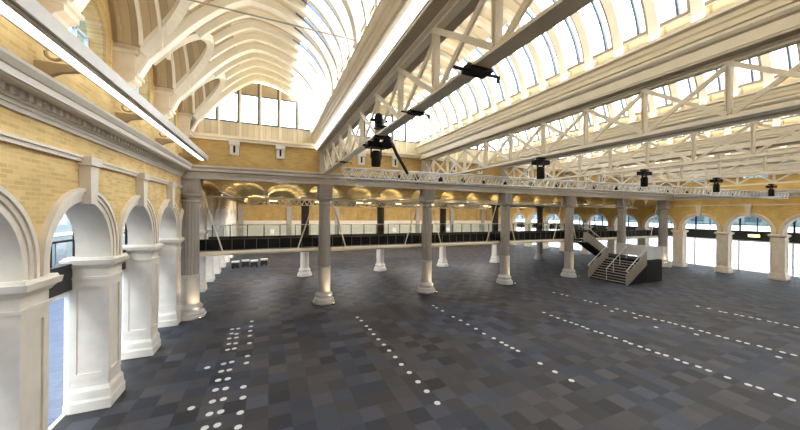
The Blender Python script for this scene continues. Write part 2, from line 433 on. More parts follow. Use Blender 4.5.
# ------------------------------------------------------------------ columns
def make_column(s, h, dark, label):
    t = empty('column', (0,0,0), label, 'column')
    p = MB(); p.lathe(0,0,[(.64*s,0),(.64*s,.10),(.60*s,.13)], 8, PI/8); obj('plinth', p, M['greyl'], t)
    p = MB(); p.lathe(0,0,[(.56*s,.13),(.57*s,.22),(.53*s,.28),(.47*s,.33),(.46*s,.42),(.49*s,.46),(.48*s,.52),(.42*s,.58),(.38*s,.66)], 28); obj('base', p, M['greyl'], t, smooth=True)
    p = MB(); p.lathe(0,0,[(.36*s,.64),(.355*s,2.0),(.37*s,2.02),(.37*s,2.08),(.35*s,2.10)], 28); obj('lower_shaft', p, M['greyl'], t, smooth=True)
    mod = lambda k: (1, .985, .93, .985)[k % 4]
    p = MB(); p.lathe(0,0,[(.345*s,2.08),(.335*s,4.0),(.32*s,5.78)], 64, 0, mod); obj('fluted_shaft', p, M['dark_col'] if dark else M['grey'], t)
    p = MB(); p.lathe(0,0,[(.33*s,5.62),(.36*s,5.65),(.36*s,5.70),(.33*s,5.73),(.33*s,5.84),(.40*s,5.92),(.47*s,5.96),(.47*s,6.02),(.40*s,6.05)], 28); obj('capital', p, M['dark_col'] if dark else M['grey'], t, smooth=True)
    p = MB(); a = .35*s; p.box(-a,-a,6.04,a,a,h)
    for i in range(5):
        u = -a+.02+i*(2*a-.04)/5; w_ = (2*a-.04)/5-.05
        for sg in (-1, 1):
            y0, y1 = sorted((sg*a, sg*(a+.03))); p.box(u,y0,6.1,u+w_,y1,h-.06); p.box(y0,u,6.1,y1,u+w_,h-.06)
    p.box(-a-.06,-a-.06,h-.06,a+.06,a+.06,h)
    obj('impost_block', p, M['dark_col'] if dark else M['grey'], t)
    return t
ROW1 = [(-3.6,1.12,'grey fluted corner column at the end of the left arcade'), (2.9,1,'grey fluted column in the front row, first from the left corner'),
        (9.62,1,'grey fluted column in the front row, second from the left corner'), (16.35,1,'grey fluted column in the front row, third from the left corner'),
        (23.35,1,'grey fluted column in the front row, just left of the staircase'), (30.5,1,'grey fluted column rising behind the staircase'),
        (37.4,1.15,'grey fluted corner column at the right wall')]
c0 = make_column(1, 6.8, False, 'x'); cbig = make_column(1.13, 6.8, False, 'x'); u0 = u1 = False
for x, s, lab in ROW1:
    if s == 1: o = dup(c0, (0,0,0)) if u0 else c0; u0 = True
    else: o = dup(cbig, (0,0,0)) if u1 else cbig; u1 = True
    o.location = (x, YF, 0); o['label'] = lab; o['group'] = 'front row of columns'
c1 = make_column(.95, 6.32, True, 'x'); first = True
for i, x in enumerate([2.65, 9.25, 15.85, 22.45, 29.05]):
    o = c1 if first else dup(c1, (0,0,0)); first = False
    o.location = (x, 25.8, 0); o['label'] = '%s column from the left behind the gallery, dark above and pale below' % ORD[i]; o['group'] = 'columns behind the gallery'
m0 = None
for i, x in enumerate([-3.5, 2.4, 9.0, 15.6, 22.2, 28.8, 35.4]):
    m = MB().box(-.33,-.22,0,.33,.1,6.0).box(-.42,-.28,0,.42,.1,.5).box(-.42,-.28,5.6,.42,.1,5.8)
    if m0 is None: m0 = obj('pilaster', m, M['grey']); o = m0
    else: o = m0.copy(); link(o)
    o.location = (x, YB-.12, 0); tag(o, '%s flat grey pilaster from the left on the back wall' % ORD[i], 'pilaster', 'back wall pilasters')

# ------------------------------------------------------------------ aisle ceiling: brick jack arches
m = MB(); P = 2.2; nj = 20; n = 10
for i in range(nj):
    xa = XL - .7 + P*i; xb = xa + P; cx = (xa+xb)/2; a = P/2-.1
    prof = [(cx-a*math.cos(PI*k/n), 6.36+.5*math.sin(PI*k/n)) for k in range(n+1)]
    m.prism([(xa,6.36)]+prof+[(xb,6.36),(xb,7.0),(xa,7.0)], 'y', YF+.33, YB)
struct('ceiling', m, M['jack'], 'aisle ceiling of shallow yellow brick vaults', 'ceiling', smooth=False)
b0 = None
for i in range(1, nj):
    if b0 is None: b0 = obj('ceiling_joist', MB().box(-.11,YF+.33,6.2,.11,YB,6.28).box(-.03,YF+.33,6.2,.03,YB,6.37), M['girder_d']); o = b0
    else: o = b0.copy(); link(o)
    o.location = (XL-.7+P*i, 0, 0); tag(o, '%s dark iron joist from the left under the aisle ceiling' % ORD[i-1], 'joist', 'aisle ceiling joists')

# ------------------------------------------------------------------ roof girders, gutters
PY = [4.92 + 1.66*k for k in range(-6, 8)] + [17.62]
g0 = empty('roof_girder', (0,0,0), 'x', 'girder')
obj('bottom_chord', MB().box(-.14,YN,7.36,.14,YF-.05,7.40).box(-.08,YN,7.40,.08,YF-.05,7.46), M['girder'], g0)
obj('top_chord', MB().box(-.15,YN,8.69,.15,YF-.05,8.735).box(-.06,YN,8.64,.06,YF-.05,8.69), M['girder'], g0)
for k, y in enumerate(PY[:-1]):
    m = MB().box(-.06,y-.05,7.46,.06,y-.025,8.66).box(-.06,y+.025,7.46,.06,y+.05,8.66).box(-.015,y-.025,7.46,.015,y+.025,8.66)
    obj('vertical', m, M['girder'], g0)
for a, b in zip(PY[:-1], PY[1:]):
    obj('diagonal', MB().bar((-.05,a,7.48),(-.05,b,8.64),.10,.05,(1,0,0)), M['girder'], g0)
    obj('diagonal', MB().bar((.05,a,8.64),(.05,b,7.48),.10,.05,(1,0,0)), M['girder'], g0)
GP = [(0,8.74),(.40,8.74),(.40,8.78),(.43,8.78),(.43,9.0),(.39,9.0),(.39,9.03),(.50,9.05),(.56,9.10),(.56,9.17),(.50,9.17)]
gp = GP + [(.50,9.25)] ; poly = gp + [(-a, b) for a, b in reversed(gp)][:-1]
gut0 = empty('gutter_beam', (0,0,0), 'x', 'gutter')
obj('trough', MB().prism(poly, 'y', YN, YF-.05), M['girder'], gut0)
for sg in (-1, 1): obj('kerb', MB().prism([(sg*a_, b_) for a_, b_ in ((.50,9.17),(.60,9.19),(.62,9.30),(.66,9.34),(.68,9.44),(.80,9.46),(.80,9.50),(.48,9.50))], 'y', YN, YF-.05), M['cream'], gut0)
obj('soffit', MB().box(-.38,YN,8.725,.38,YF-.05,8.745), M['girder_d'], gut0)  # added board; its darker tone stands in for shadow under the gutter
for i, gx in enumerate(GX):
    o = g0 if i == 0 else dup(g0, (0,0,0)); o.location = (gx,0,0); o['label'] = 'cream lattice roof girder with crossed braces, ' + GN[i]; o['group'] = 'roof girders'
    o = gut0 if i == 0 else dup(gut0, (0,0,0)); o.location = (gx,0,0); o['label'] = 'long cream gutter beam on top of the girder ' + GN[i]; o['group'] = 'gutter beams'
m = MB().box(-.28,-.2,0,.28,.0,1.36)
for q in (-.2,-.06,.08): m.box(q,-.23,.05,q+.1,-.2,1.3)
sp0 = None
for i, gx in enumerate(GX):
    if sp0 is None: sp0 = obj('girder_post', m, M['ent']); o = sp0
    else: o = sp0.copy(); link(o)
    o.location = (gx, YF-.05, 7.44); tag(o, 'grey fluted post on the far brick band carrying the girder ' + GN[i], 'post', 'girder posts')
# eaves gutter along both side walls
struct('trim_6', MB().prism([(XR,8.74),(38.25,8.74),(38.25,9.0),(38.1,9.05),(38.1,9.44),(37.85,9.46),(37.85,9.50),(XR,9.50)], 'y', YN, YF-.05), M['girder'], 'cream eaves gutter along the right wall', 'trim')

# light troughs (bright strips) in the left bay
def strip(name, x0, x1, z, y0, y1, lab):
    return tag(obj(name, MB().box(x0, y0, z-.02, x1, y1, z), M['led'], origin=((x0+x1)/2, y0, z)), lab, 'light strip')
t = empty('lighting_trough', (-3.0, 0, 7.7), 'long grey and white lighting trough along the top of the left wall', 'lighting trough')
def loc(mb, o): mb.v = [(x-o.location[0], y-o.location[1], z-o.location[2]) for x,y,z in mb.v]; return mb
obj('channel', loc(MB().box(-2.87,YN,7.70,-2.83,17.4,7.93).box(-3.17,YN,7.73,-2.87,17.4,7.93).box(-3.19,YN,7.68,-3.16,17.4,7.93).box(-2.985,YN,7.695,-2.90,17.4,7.73), t), M['corn'], t)
obj('light_strip', loc(MB().box(-3.15,YN,7.71,-3.01,17.35,7.735), t), M['led'], t)['label'] = 'glowing white strip'
t = empty('lighting_trough', (2.3, 0, 8.9), 'bright white light strip along the left face of the gutter nearest the left wall', 'lighting trough')
obj('light_strip', loc(MB().box(2.35,YN,8.80,2.40,17.6,8.99), t), M['led'], t)
# brackets holding the trough off the wall
m = MB()
pts = [(XL,7.46),(XL+.10,7.46),(XL+.16,7.62),(XL+.34,7.74),(XL+.62,7.80),(XL+.78,7.80),(XL+.78,7.90),(XL,7.90)]
m.prism(pts, 'y', -.05, .05); m.path([(XL+.05,0,8.4),(XL+.3,0,8.35),(XL+.5,0,8.15),(XL+.62,0,7.92)], .04)
m.path([(XL+.25+.12*math.cos(a*.6), 0, 8.08+.12*math.sin(a*.6)) for a in range(11)], .03, 6)
tb = None
for i, y in enumerate(ARL[4::-1]+[1.43,-1.67]):
    if tb is None: tb = obj('scroll_bracket', m, M['tan']); o = tb
    else: o = tb.copy(); link(o)
    o.location = (0, y, 0); tag(o, 'tan scrolled iron bracket above the left cornice, %s from the far end' % ORD[i], 'bracket', 'scroll brackets')

# ------------------------------------------------------------------ vaults
def ell(xc, a, ph, off=0): return (xc + (a+off)*math.cos(ph), ZK + ((2.7 if xc < 0 else RB)+off)*math.sin(ph))
def arcprof(xc, a, p0, p1, n, off=0):
    out = []
    for i in range(n+1):
        ph = math.radians(p0 + (p1-p0)*i/n); x, z = ell(xc, a, ph, off); out.append((x, z, math.cos(ph), math.sin(ph)))
    return out
def rib_mb(xc, a, p0, p1, w, d, n=22, foot=None):
    m = MB(); vs = []; fs = []
    pts = []
    for i in range(n+1):
        ph = math.radians(p0 + (p1-p0)*i/n); o = ell(xc, a, ph, .01); q = ell(xc, a, ph, -d); pts.append((q, o))
    if foot: pts += foot
    for q, o in pts: vs += [(q[0],-w/2,q[1]),(q[0],w/2,q[1]),(o[0],w/2,o[1]),(o[0],-w/2,o[1])]
    N = len(pts)
    for i in range(N-1):
        for k in range(4):
            k2 = (k+1) % 4; fs.append((i*4+k,i*4+k2,(i+1)*4+k2,(i+1)*4+k))
    fs += [(0,1,2,3), tuple((N-1)*4+k for k in (3,2,1,0))]
    return m.add(vs, fs)
YE = YF - .05
XC, A0 = BAYS[0]
def zmain(x):
    if x <= XC: return 12.15 - 1.95*(abs(x-XC)/2.28)**1.5
    q = 1 - ((x-XC)/A0)**2; return ZK + 2.70*math.sqrt(max(0, q))
def prof0(xend, xstart=None, n=34):
    'section of the left vault from the right kerb (or xstart) to xend, with outward normals'
    x0 = XC + A0*.999 if xstart is None else xstart; out = []
    for i in range(n+1):
        u = i/n
        if xstart is None and u < .5: ph = u*PI; x = XC + A0*math.cos(ph); x = min(x, XC+A0*.9995)
        elif xstart is None: x = XC + (xend-XC)*(u-.5)*2
        else: x = x0 + (xend-x0)*u
        out.append((x, zmain(x)))
    res = []
    for i, (x, z) in enumerate(out):
        a_, b_ = out[max(0, i-1)], out[min(n, i+1)]
        dx, dz = b_[0]-a_[0], b_[1]-a_[1]; L = math.hypot(dx, dz) or 1
        res.append((x, z, dz/L, -dx/L))
    return res
def rib0(xend, w, d, foot=None):
    pts = [((x-nx*d, z-nz*d), (x+nx*.01, z+nz*.01)) for x, z, nx, nz in prof0(xend)]
    if foot: pts += foot
    m = MB(); vs = []; fs = []
    for q, o in pts: vs += [(q[0],-w/2,q[1]),(q[0],w/2,q[1]),(o[0],w/2,o[1]),(o[0],-w/2,o[1])]
    N = len(pts)
    for i in range(N-1):
        for k in range(4):
            k2 = (k+1) % 4; fs.append((i*4+k,i*4+k2,(i+1)*4+k2,(i+1)*4+k))
    fs += [(0,1,2,3), tuple((N-1)*4+k for k in (3,2,1,0))]
    return m.add(vs, fs)
sec0 = [c+dy for c in UPW+[17.93] for dy in (-.775, 0, .775) if c+dy < 17.3 and c+dy > YN+.3]
G0, G1 = 9, 62      # glazed arc of the right-hand slope
for b, (xc, a) in enumerate(BAYS):
    m = MB()
    if b == 0: m.sheet(prof0(XC-.72, XC+A0*math.cos(math.radians(56)), 18), 'y', YN, YE, .05)
    else: m.sheet(arcprof(xc, a, G1, 160, 26), 'y', YN, YE, .05); m.sheet(arcprof(xc, a, 172, 180, 2), 'y', YN, YE, .05)
    struct('ceiling', m, M['ceil'], 'cream boarded vault ' + BN[b], 'ceiling')
    t = empty('roof_skylight', (xc, 0, ZK), 'curved glass skylight on the right slope of the vault ' + BN[b], 'skylight', 'roof skylights')
    m = MB().sheet(arcprof(xc, a, G0, G1, 12, .06), 'y', YN, YE, .015); obj('glass', loc(m, t), M['glass'], t)
    if b: m = MB().sheet(arcprof(xc, a, 160, 172, 3, .06), 'y', YN, YE, .015); obj('glass', loc(m, t), M['glass'], t)
    m = MB(); y = 17.2
    while y > YN:
        m.sheet(arcprof(xc, a, G0, G1, 10, -.03), 'y', y-.025, y+.025, .10); y -= .83
    obj('glazing_bars', loc(m, t), M['slate'], t)
    m = MB(); y = 16.8 if b else sorted(sec0)[-1]
    for y in ([16.8-.83*q for q in range(28)] if b else sec0):
        m.sheet(arcprof(xc, a, G0-1, G1, 10, -.09), 'y', y+.10, y+.20, .12)
    obj('jambs', loc(m, t), M['jamb'], t)
    obj('kerb_boards', loc(MB().sheet(arcprof(xc, a, 0, G0-.5, 3, -.02), 'y', YN, YE, .05), t), M['kerb'], t)
    m = MB(); x, z = ell(xc, a, math.radians(G0)); m.box(x-.12, YN, z-.04, x+.02, YE, z+.05)
    obj('sill', loc(m, t), M['jamb'], t)
    if b:
        r0 = None; y = 16.8; k = 0
        while y > YN + .3:
            if r0 is None: r0 = obj('roof_rib', rib_mb(xc, a, 0, 160, .21, .18), M['rib']); o = r0
            else: o = r0.copy(); link(o)
            o.location = (0, y, 0)
            tag(o, '%s curved white roof rib from the far gable, vault %s' % (ORD[k], BN[b]), 'roof rib', 'roof ribs of the vault ' + BN[b])
            y -= .83; k += 1
# left bay: cross vaults over the wall windows
CR, CZ, CH = 1.28, 9.75, 1.5
def zcross(y):
    d = min(abs(y-c) for c in UPW)
    return CZ + CH*math.sqrt(1-(d/CR)**2) if d < CR else CZ
def xgroin(y): return XC - 2.28*((12.15-zcross(y))/1.95)**(1/1.5)
m = MB(); x1 = XC - .70; NX = 46; ys = [YN + (YE-YN)*j/330 for j in range(331)]; xs = [XL + (x1-XL)*i/NX for i in range(NX+1)]
vs = [(x, y, max(zmain(x), zcross(y)) if x > -3.3 else zcross(y)) for y in ys for x in xs]; W = NX+1
m.add(vs, [(j*W+i, j*W+i+1, (j+1)*W+i+1, (j+1)*W+i) for j in range(330) for i in range(NX)])
struct('ceiling', m, M['tanb'], 'cream groined vault over the left wall windows', 'ceiling')
PRI = [y for y in [ARL[0]-PL*k for k in (3,2,1)] + ARL[:5]]
pr0 = None
foot = [((-3.18,9.45),(-3.42,9.5)), ((-3.36,9.05),(-3.6,9.1)), ((-3.44,8.93),(-3.66,8.93))]
for i, y in enumerate(sorted(PRI, reverse=True)):
    if pr0 is None: pr0 = obj('principal_rib', rib0(-3.0, .28, .26, foot), M['rib']); o = pr0
    else: o = pr0.copy(); link(o)
    o.location = (0, y, 0); tag(o, '%s thick white arched principal rib from the far gable, springing off a stone corbel' % ORD[i], 'roof rib', 'principal ribs of the left vault')
sec = []
for c in UPW + [16.93+1.0]:
    for dy in (-.775, 0, .775):
        y = c + dy
        if YN+.3 < y < 17.45: sec.append(y)
for i, y in enumerate(sorted(sec, reverse=True)):
    xg = xgroin(y)
    o = obj('roof_rib', rib0(xg, .14, .22), M['rib'], origin=(0,0,0)); o.location = (0, y, 0)
    tag(o, '%s slender curved white rib from the far gable, vault beside the left arcade' % ORD[i], 'roof rib', 'slender ribs of the left vault')
UPS = sorted(UPW, reverse=True)
gname = lambda c: 'over the %s high left window from the far end' % ORD[UPS.index(c)]
for c in UPW:
    m = MB(); N = 24; sec_ = []
    for i in range(N+1):
        y = c - CR + 2*CR*i/N; x = xgroin(y); sec_.append(Vector((x, y, zcross(y))))
    vs = []; fs = []
    for i, p in enumerate(sec_):
        d = (sec_[min(i+1,N)]-sec_[max(i-1,0)]).normalized(); a = Vector((1,0,.2)); a = (a - d*a.dot(d)).normalized()*.11; u = Vector((0,0,-.22))
        vs += [p-a+u, p+a+u, p+a, p-a]
    for i in range(N):
        for k in range(4):
            k2 = (k+1) % 4; fs.append((i*4+k,i*4+k2,(i+1)*4+k2,(i+1)*4+k))
    fs += [(0,1,2,3), tuple(N*4+k for k in (3,2,1,0))]
    m.add(vs, fs)
    tag(obj('groin_rib', m, M['rib']), 'white curved groin rib ' + gname(c), 'roof rib', 'groin ribs')
    for j, xx in enumerate((-3.75, -3.3, -2.85)):
        m = MB(); vs = []; fs = []
        pts = [(c-CR*math.cos(PI*i/N), CZ+CH*math.sin(PI*i/N)) for i in range(N+1)]
        keep = [(y, z) for y, z in pts if z >= CZ]
        ring = MB()
        for y, z in keep:
            ph = math.atan2((z-CZ)/CH, (y-c)/CR)
            for (dx, dr) in ((-.04,-.09),(.04,-.09),(.04,.0),(-.04,.0)):
                vs.append((xx+dx, c+(CR+dr)*math.cos(ph), CZ+(CH+dr)*math.sin(ph)))
        L = len(keep)
        for i in range(L-1):
            for k in range(4):
                k2 = (k+1) % 4; fs.append((i*4+k,i*4+k2,(i+1)*4+k2,(i+1)*4+k))
        fs += [(0,1,2,3), tuple((L-1)*4+k for k in (3,2,1,0))]
        m.add(vs, fs)
        tag(obj('window_vault_rafter', m, M['rib'] if j else M['tan']), '%s arched rafter from the wall %s' % (ORD[j], gname(c)), 'rafter', 'window vault rafters')
# stone corbels between the windows
m = MB()
m.prism([(XL,8.25),(XL+.10,8.28),(XL+.20,8.5),(XL+.36,8.74),(XL+.48,8.80),(XL+.48,8.92),(XL,8.92)], 'y', -.24, .24)
m.box(XL, -.28, 8.92, XL+.54, .28, 9.0); m.box(XL, -.22, 9.0, XL+.46, .22, 9.62); m.box(XL, -.27, 9.5, XL+.52, .27, 9.60)
m.prism([(XL,9.0),(-3.46,9.0),(-3.34,9.25),(-3.16,9.7),(-3.0,10.1),(-2.9,10.4),(-3.2,10.3),(XL,10.2)], 'y', -.14, .14)
m2 = MB()
m2.path([(XL,0,9.74),(XL+.50,0,9.74)], .20, 14)
cb = None
for i, y in enumerate(sorted(PRI)):
    lab = 'cream stone corbel carrying the %s principal rib counted from the far gable' % ORD[len(PRI)-1-i]
    if cb is None:
        cb = empty('stone_corbel', (0,0,0), lab, 'corbel'); obj('console', m, M['stone_w'], cb); obj('scroll_cap', m2, M['stone_w'], cb, smooth=True); o = cb
    else: o = dup(cb, (0,0,0))
    o.location = (0, y, 0); o['label'] = lab; o['group'] = 'stone corbels'
# upper left windows
wn = [0]
def nextwin(): wn[0] += 1; return 'window_%d' % wn[0]
for c in UPW:
    t = empty(nextwin(), (XL, c, 8.3), 'round headed window high on the left wall, %s from the far end' % ORD[UPS.index(c)], 'window', None, 'structure')
    def hp(r, z0=0): return [(-r, z0)] + [(-r*math.cos(PI*i/14), 1.15+r*math.sin(PI*i/14)) for i in range(15)] + [(r, z0)]
    obj('pane', MB().prism(hp(.76, .04), 'x', -.30, -.28), M['glassb'], t)
    m = MB()
    for q in (-.76, -.25, .22, .72): m.box(-.33, q, 0, -.25, q+.045, 1.75 if abs(q) < .5 else 1.2)
    for zz in (0, .55, 1.13): m.box(-.33, -.78, zz, -.25, .78, zz+.05)
    obj('window_frame', m, M['white'], t)
    m = MB(); N = 18; vs = []; fs = []
    for i in range(-1, N+2):
        for r in (.80, 1.08):
            if i < 0: p = (-r, 0)
            elif i > N: p = (r, 0)
            else: p = (-r*math.cos(PI*i/N), 1.15 + r*math.sin(PI*i/N))
            vs += [(-.02, *p), (.06, *p)]
    for i in range(N+2):
        b_ = i*4; fs += [(b_,b_+1,b_+5,b_+4),(b_+1,b_+3,b_+7,b_+5),(b_+3,b_+2,b_+6,b_+7),(b_+2,b_,b_+4,b_+6)]
    fs += [(0,2,3,1), tuple(len(vs)-4+k for k in (0,1,3,2))]
    obj('arch_band', m.add(vs, fs), M['arch_tan'], t)
for c in RW:
    t = empty(nextwin(), (XR, c, 8.6), 'blue glazed window high on the right wall, %s from the far corner' % ORD[RW[::-1].index(c)], 'window', None, 'structure')
    obj('pane', MB().box(.20,-.72,.03,.22,.72,1.57), M['glassb'], t)
    m = MB().box(.1,-.75,0,.3,-.68,1.6).box(.1,.68,0,.3,.75,1.6).box(.1,-.75,0,.3,.75,.06).box(.1,-.75,1.54,.3,.75,1.6).box(.15,-.03,0,.27,.03,1.6).box(.15,-.75,.8,.27,.75,.85)
    obj('window_frame', m, M['white'], t)

# ------------------------------------------------------------------ far gables
struct('trim_7', MB().box(XL,YF-.22,8.80,XR,YF+.4,8.92).box(XL,YF-.30,8.92,XR,YF+.4,9.06), M['cream'], 'cream ledge above the far brick band', 'trim')
for b, (xc, a) in enumerate(BAYS):
    t = empty(nextwin(), (xc, YF, 9.06), 'glazed gable closing the far end of the vault ' + BN[b], 'window', None, 'structure')
    aa = a + (.4 if b else .55)
    obj('board_apron', MB().box(-aa,0,0,aa,.06,.80), M['gable'], t)
    def hz(x): 
        q = 1-(x/a)**2; return (ZK-9.06) + RB*math.sqrt(q) if q > 0 else ZK-9.06
    N = 24
    poly = [(-a*.985,.80)] + [(-a*math.cos(PI*i/N), max(.80, ZK-9.06+RB*math.sin(PI*i/N))) for i in range(1, N)] + [(a*.985,.80)]
    obj('pane', MB().prism(poly, 'y', .02, .035), M['glass'], t)
    m = MB(); k = max(5, int(2*a/.86)); m.box(-a,-.02,.76,a,.06,.84)
    for i in range(1, k):
        x = -a + 2*a*i/k; m.box(x-.05,-.05,.80,x+.05,.06,hz(x))
    obj('mullions', m, M['slate'], t)
    m = MB()
    for i in range(1, k, 1):
        x = -a + 2*a*i/k + .10; m.box(x-.05,-.07,.0,x+.05,.0,hz(x))
    obj('posts', m, M['cream'], t)
    zt = 2.30; xx = a*math.sqrt(max(0, 1-((zt+9.06-ZK)/RB)**2))
    poly = [(-xx,zt)] + [(-xx*math.cos(PI*i/10), max(zt, hz(-xx*math.cos(PI*i/10)))) for i in range(1, 10)] + [(xx,zt)]
    obj('top_panel', MB().prism(poly, 'y', -.01, .015), M['tan'], t)
    m = MB().box(-xx,-.04,zt-.06,xx,.02,zt); obj('rail', m, M['slate'], t)
# slotted brackets under the ledge
m = MB().box(-.20,-.14,0,.20,0,.66).box(-.24,-.22,.50,.24,0,.70); m2 = MB().box(-.05,-.15,.12,.05,-.135,.48)
br = None; i = 0
for b, (xc, a) in enumerate(BAYS):
    for dx in (-1.1, 1.1):
        lab = '%s slotted white bracket from the left under the far ledge' % ORD[i]
        if br is None:
            br = empty('slotted_bracket', (0,0,0), lab, 'bracket'); obj('body', m, M['corn'], br); obj('slot', m2, M['black'], br); o = br
        else: o = dup(br, (0,0,0))
        o.location = (xc+dx, YF-.05, 8.10); o['label'] = lab; o['group'] = 'slotted brackets'; i += 1

# ------------------------------------------------------------------ street-level glazing
def glazing(w_, ztop, band0, band1, sgn, door):
    t = empty('x', (0,0,0), 'x', 'window', None, 'structure'); h = w_/2
    f = MB()
    for q in (-h, -h*.36, h*.30, h-.06): f.box(-.04,q,band1,.04,q+.06,ztop)
    for zz in (band1+.55, ztop-.06): f.box(-.04,-h,zz,.04,h,zz+.05)
    obj('upper_frame', f, M['black'], t)
    obj('transom_panel', MB().box(-.10,-h,band0,.10,h,band1).box(-.14,-h,band1-.06,.14,h,band1), M['dark'], t)
    d = MB()
    if sgn > 0: d.box(-.05,h-.36,0,.05,h,band0)
    else: d.box(-.05,-h,0,.05,-h+.12,band0)
    for q in (-h*.42,): d.box(-.02,q-.02,0,.02,q+.02,band0)
    d.box(-.04,-h,0,.04,h,.04).box(-.06,-h,band0-.12,.06,h,band0)
    obj('door_frame', d, M['white'], t)
    obj('pane', MB().box(-.01,-h,.05,.01,h,ztop), M['glass'], t)
    return t
gl = None
for i, c in enumerate(AC_L):
    o = gl if gl else None
    if gl is None: gl = glazing(PL, 5.6, 3.16, 3.84, 1, True); o = gl
    else: o = dup(gl, (0,0,0))
    o.name = nextwin(); o.location = (XL-.80, c, 0)
    o['label'] = 'black and white glazed screen behind the %s left arch from the photo edge' % ORD[i]
gr = None
for i, c in enumerate([ARR[0]-PR/2-PR, ARR[0]-PR/2] + AC_R):
    if gr is None: gr = glazing(PR, 6.2, 2.95, 3.85, -1, True); o = gr
    else: o = dup(gr, (0,0,0))
    o.name = nextwin(); o.location = (42.25, c, 0)
    o['label'] = 'glazed screen with dark band behind the right arches, %s from the near end' % ORD[i]
struct('wall_outer', MB().box(42.15, YN-.2, 0, 42.4, ARR[0]-PR*2, 6.2), M['cream'], 'plain outer wall of the right passage', 'wall')
# lit sign on the dark band, extinguisher
t = empty('exit_sign', (42.05, 12.75, 3.4), 'small lit yellow green sign on the dark band inside the right middle arch', 'sign')
obj('housing', MB().box(0,-.42,-.15,.1,.42,.17), M['black'], t); obj('lit_face', MB().box(-.012,-.38,-.11,0,.38,.13), M['sign'], t)
t = empty('fire_extinguisher', (41.6, 15.0, 0), 'small red fire extinguisher standing inside the right hand glazing', 'fire extinguisher')
obj('cylinder', MB().lathe(0,0,[(.09,0),(.09,.48),(.05,.56),(.03,.6)], 16), M['red'], t, smooth=True)
obj('valve', MB().box(-.02,-.08,.6,.02,.06,.66), M['black'], t); obj('hose', MB().path([(0,-.05,.62),(0,-.14,.5),(0,-.13,.2)], .012, 6), M['black'], t)

# ------------------------------------------------------------------ gallery
GY0, GY1 = 18.1, 24.6
struct('trim_8', MB().box(XL, GY0, 2.98, 37.6, GY1, 3.15), M['deck'], 'dark gallery deck behind the front columns', 'deck')
gb = MB(); gb.path([(XL+.3,GY0-.03,3.02),(37.0,GY0-.03,3.02)], .12, 14)
tag(obj('gallery_edge_tube', gb, M['rod'], smooth=True), 'long cream tube along the front edge of the gallery', 'edge tube')
t = empty('front_balustrade', (XL, GY0+.1, 3.15), 'low black slatted balustrade along the front of the gallery deck', 'balustrade')
m = MB().box(0,0,.03,41.4,.02,.56); obj('mesh_panel', m, M['black'], t)
for i in range(70): obj('post', MB().box(.3+i*.59,-.03,0,.325+i*.59,0,.58), M['tan_d'], t)
obj('rail', MB().box(0,-.04,.56,41.4,.03,.60), M['dark'], t)
t = empty('glass_balustrade', (XL, GY1-.1, 3.15), 'glass balustrade with dark posts along the back of the gallery', 'balustrade')
obj('kick_board', MB().box(0,-.03,0,41.4,.03,.28), M['deck'], t)
obj('glass', MB().box(0,-.008,.3,41.4,.008,1.08), M['glassg'], t)
for i in range(38): obj('post', MB().box(.2+i*1.1,-.03,0,.25+i*1.1,.03,1.1), M['black'], t)
obj('handrail', MB().path([(0,0,1.1),(41.4,0,1.1)], .025), M['silver'], t)
k = 0
cols = [x for x, s, l in ROW1]
for a, b in zip(cols[:-1], cols[1:]):
    for (x0, x1) in ((a+.30, a+1.35), (b-.30, b-1.45)):
        if k in (9,): k += 1; continue
        m = MB().path([(x0,YF+.38,6.62),(x1,GY0-.03,3.08)], .035, 8).lathe(x1, GY0-.03, [(.07,3.0),(.07,3.14)], 8)
        tag(obj('suspension_rod', m, M['rod'], origin=(x1,GY0,3.08), smooth=True), '%s slanting cream rod from the left holding up the gallery' % ORD[k], 'rod', 'gallery suspension rods'); k += 1
lan = None
for i, (x, lab) in enumerate([(.2,'white lantern box standing on the gallery deck left of the first column'),
                    (12.4,'white lantern box on the gallery between the second and third columns'), (19.2,'white lantern box on the gallery between the third and fourth columns')]):
    if lan is None:
        lan = empty('lantern_box', (0,0,0), lab, 'lantern'); obj('body', MB().box(-.16,-.16,.04,.16,.16,.42), M['whitelamp'], lan); obj('cap', MB().box(-.19,-.19,0,.19,.19,.05).box(-.19,-.19,.42,.19,.19,.48), M['white'], lan); o = lan
    else: o = dup(lan, (0,0,0))
    o.location = (x, GY0+.75, 3.15); o['label'] = lab; o['group'] = 'gallery lanterns'
# low furniture on the floor beyond the gallery
fc = None
for i, (x, y, s) in enumerate([(-2.9,31.5,1),(-2.1,32.0,1),(-1.35,31.6,1),(-.5,32.2,1)]):
    if fc is None:
        fc = empty('flight_case', (0,0,0), 'x', 'case')
        obj('body', MB().box(-.3,-.25,.12,.3,.25,.50), M['dark'], fc); obj('lid', MB().box(-.32,-.27,.50,.32,.27,.62), M['white'], fc)
        m = MB()
        for sx in (-.22,.22):
            for sy in (-.22,.22): m.box(sx-.05,sy-.03,0,sx+.05,sy+.03,.12)
        obj('castors', m, M['black'], fc); o = fc
    else: o = dup(fc, (0,0,0))
    o.location = (x, y, 0); o['label'] = '%s dark case with pale lid from the left, on the floor far under the gallery' % ORD[i]; o['group'] = 'cases under the gallery'

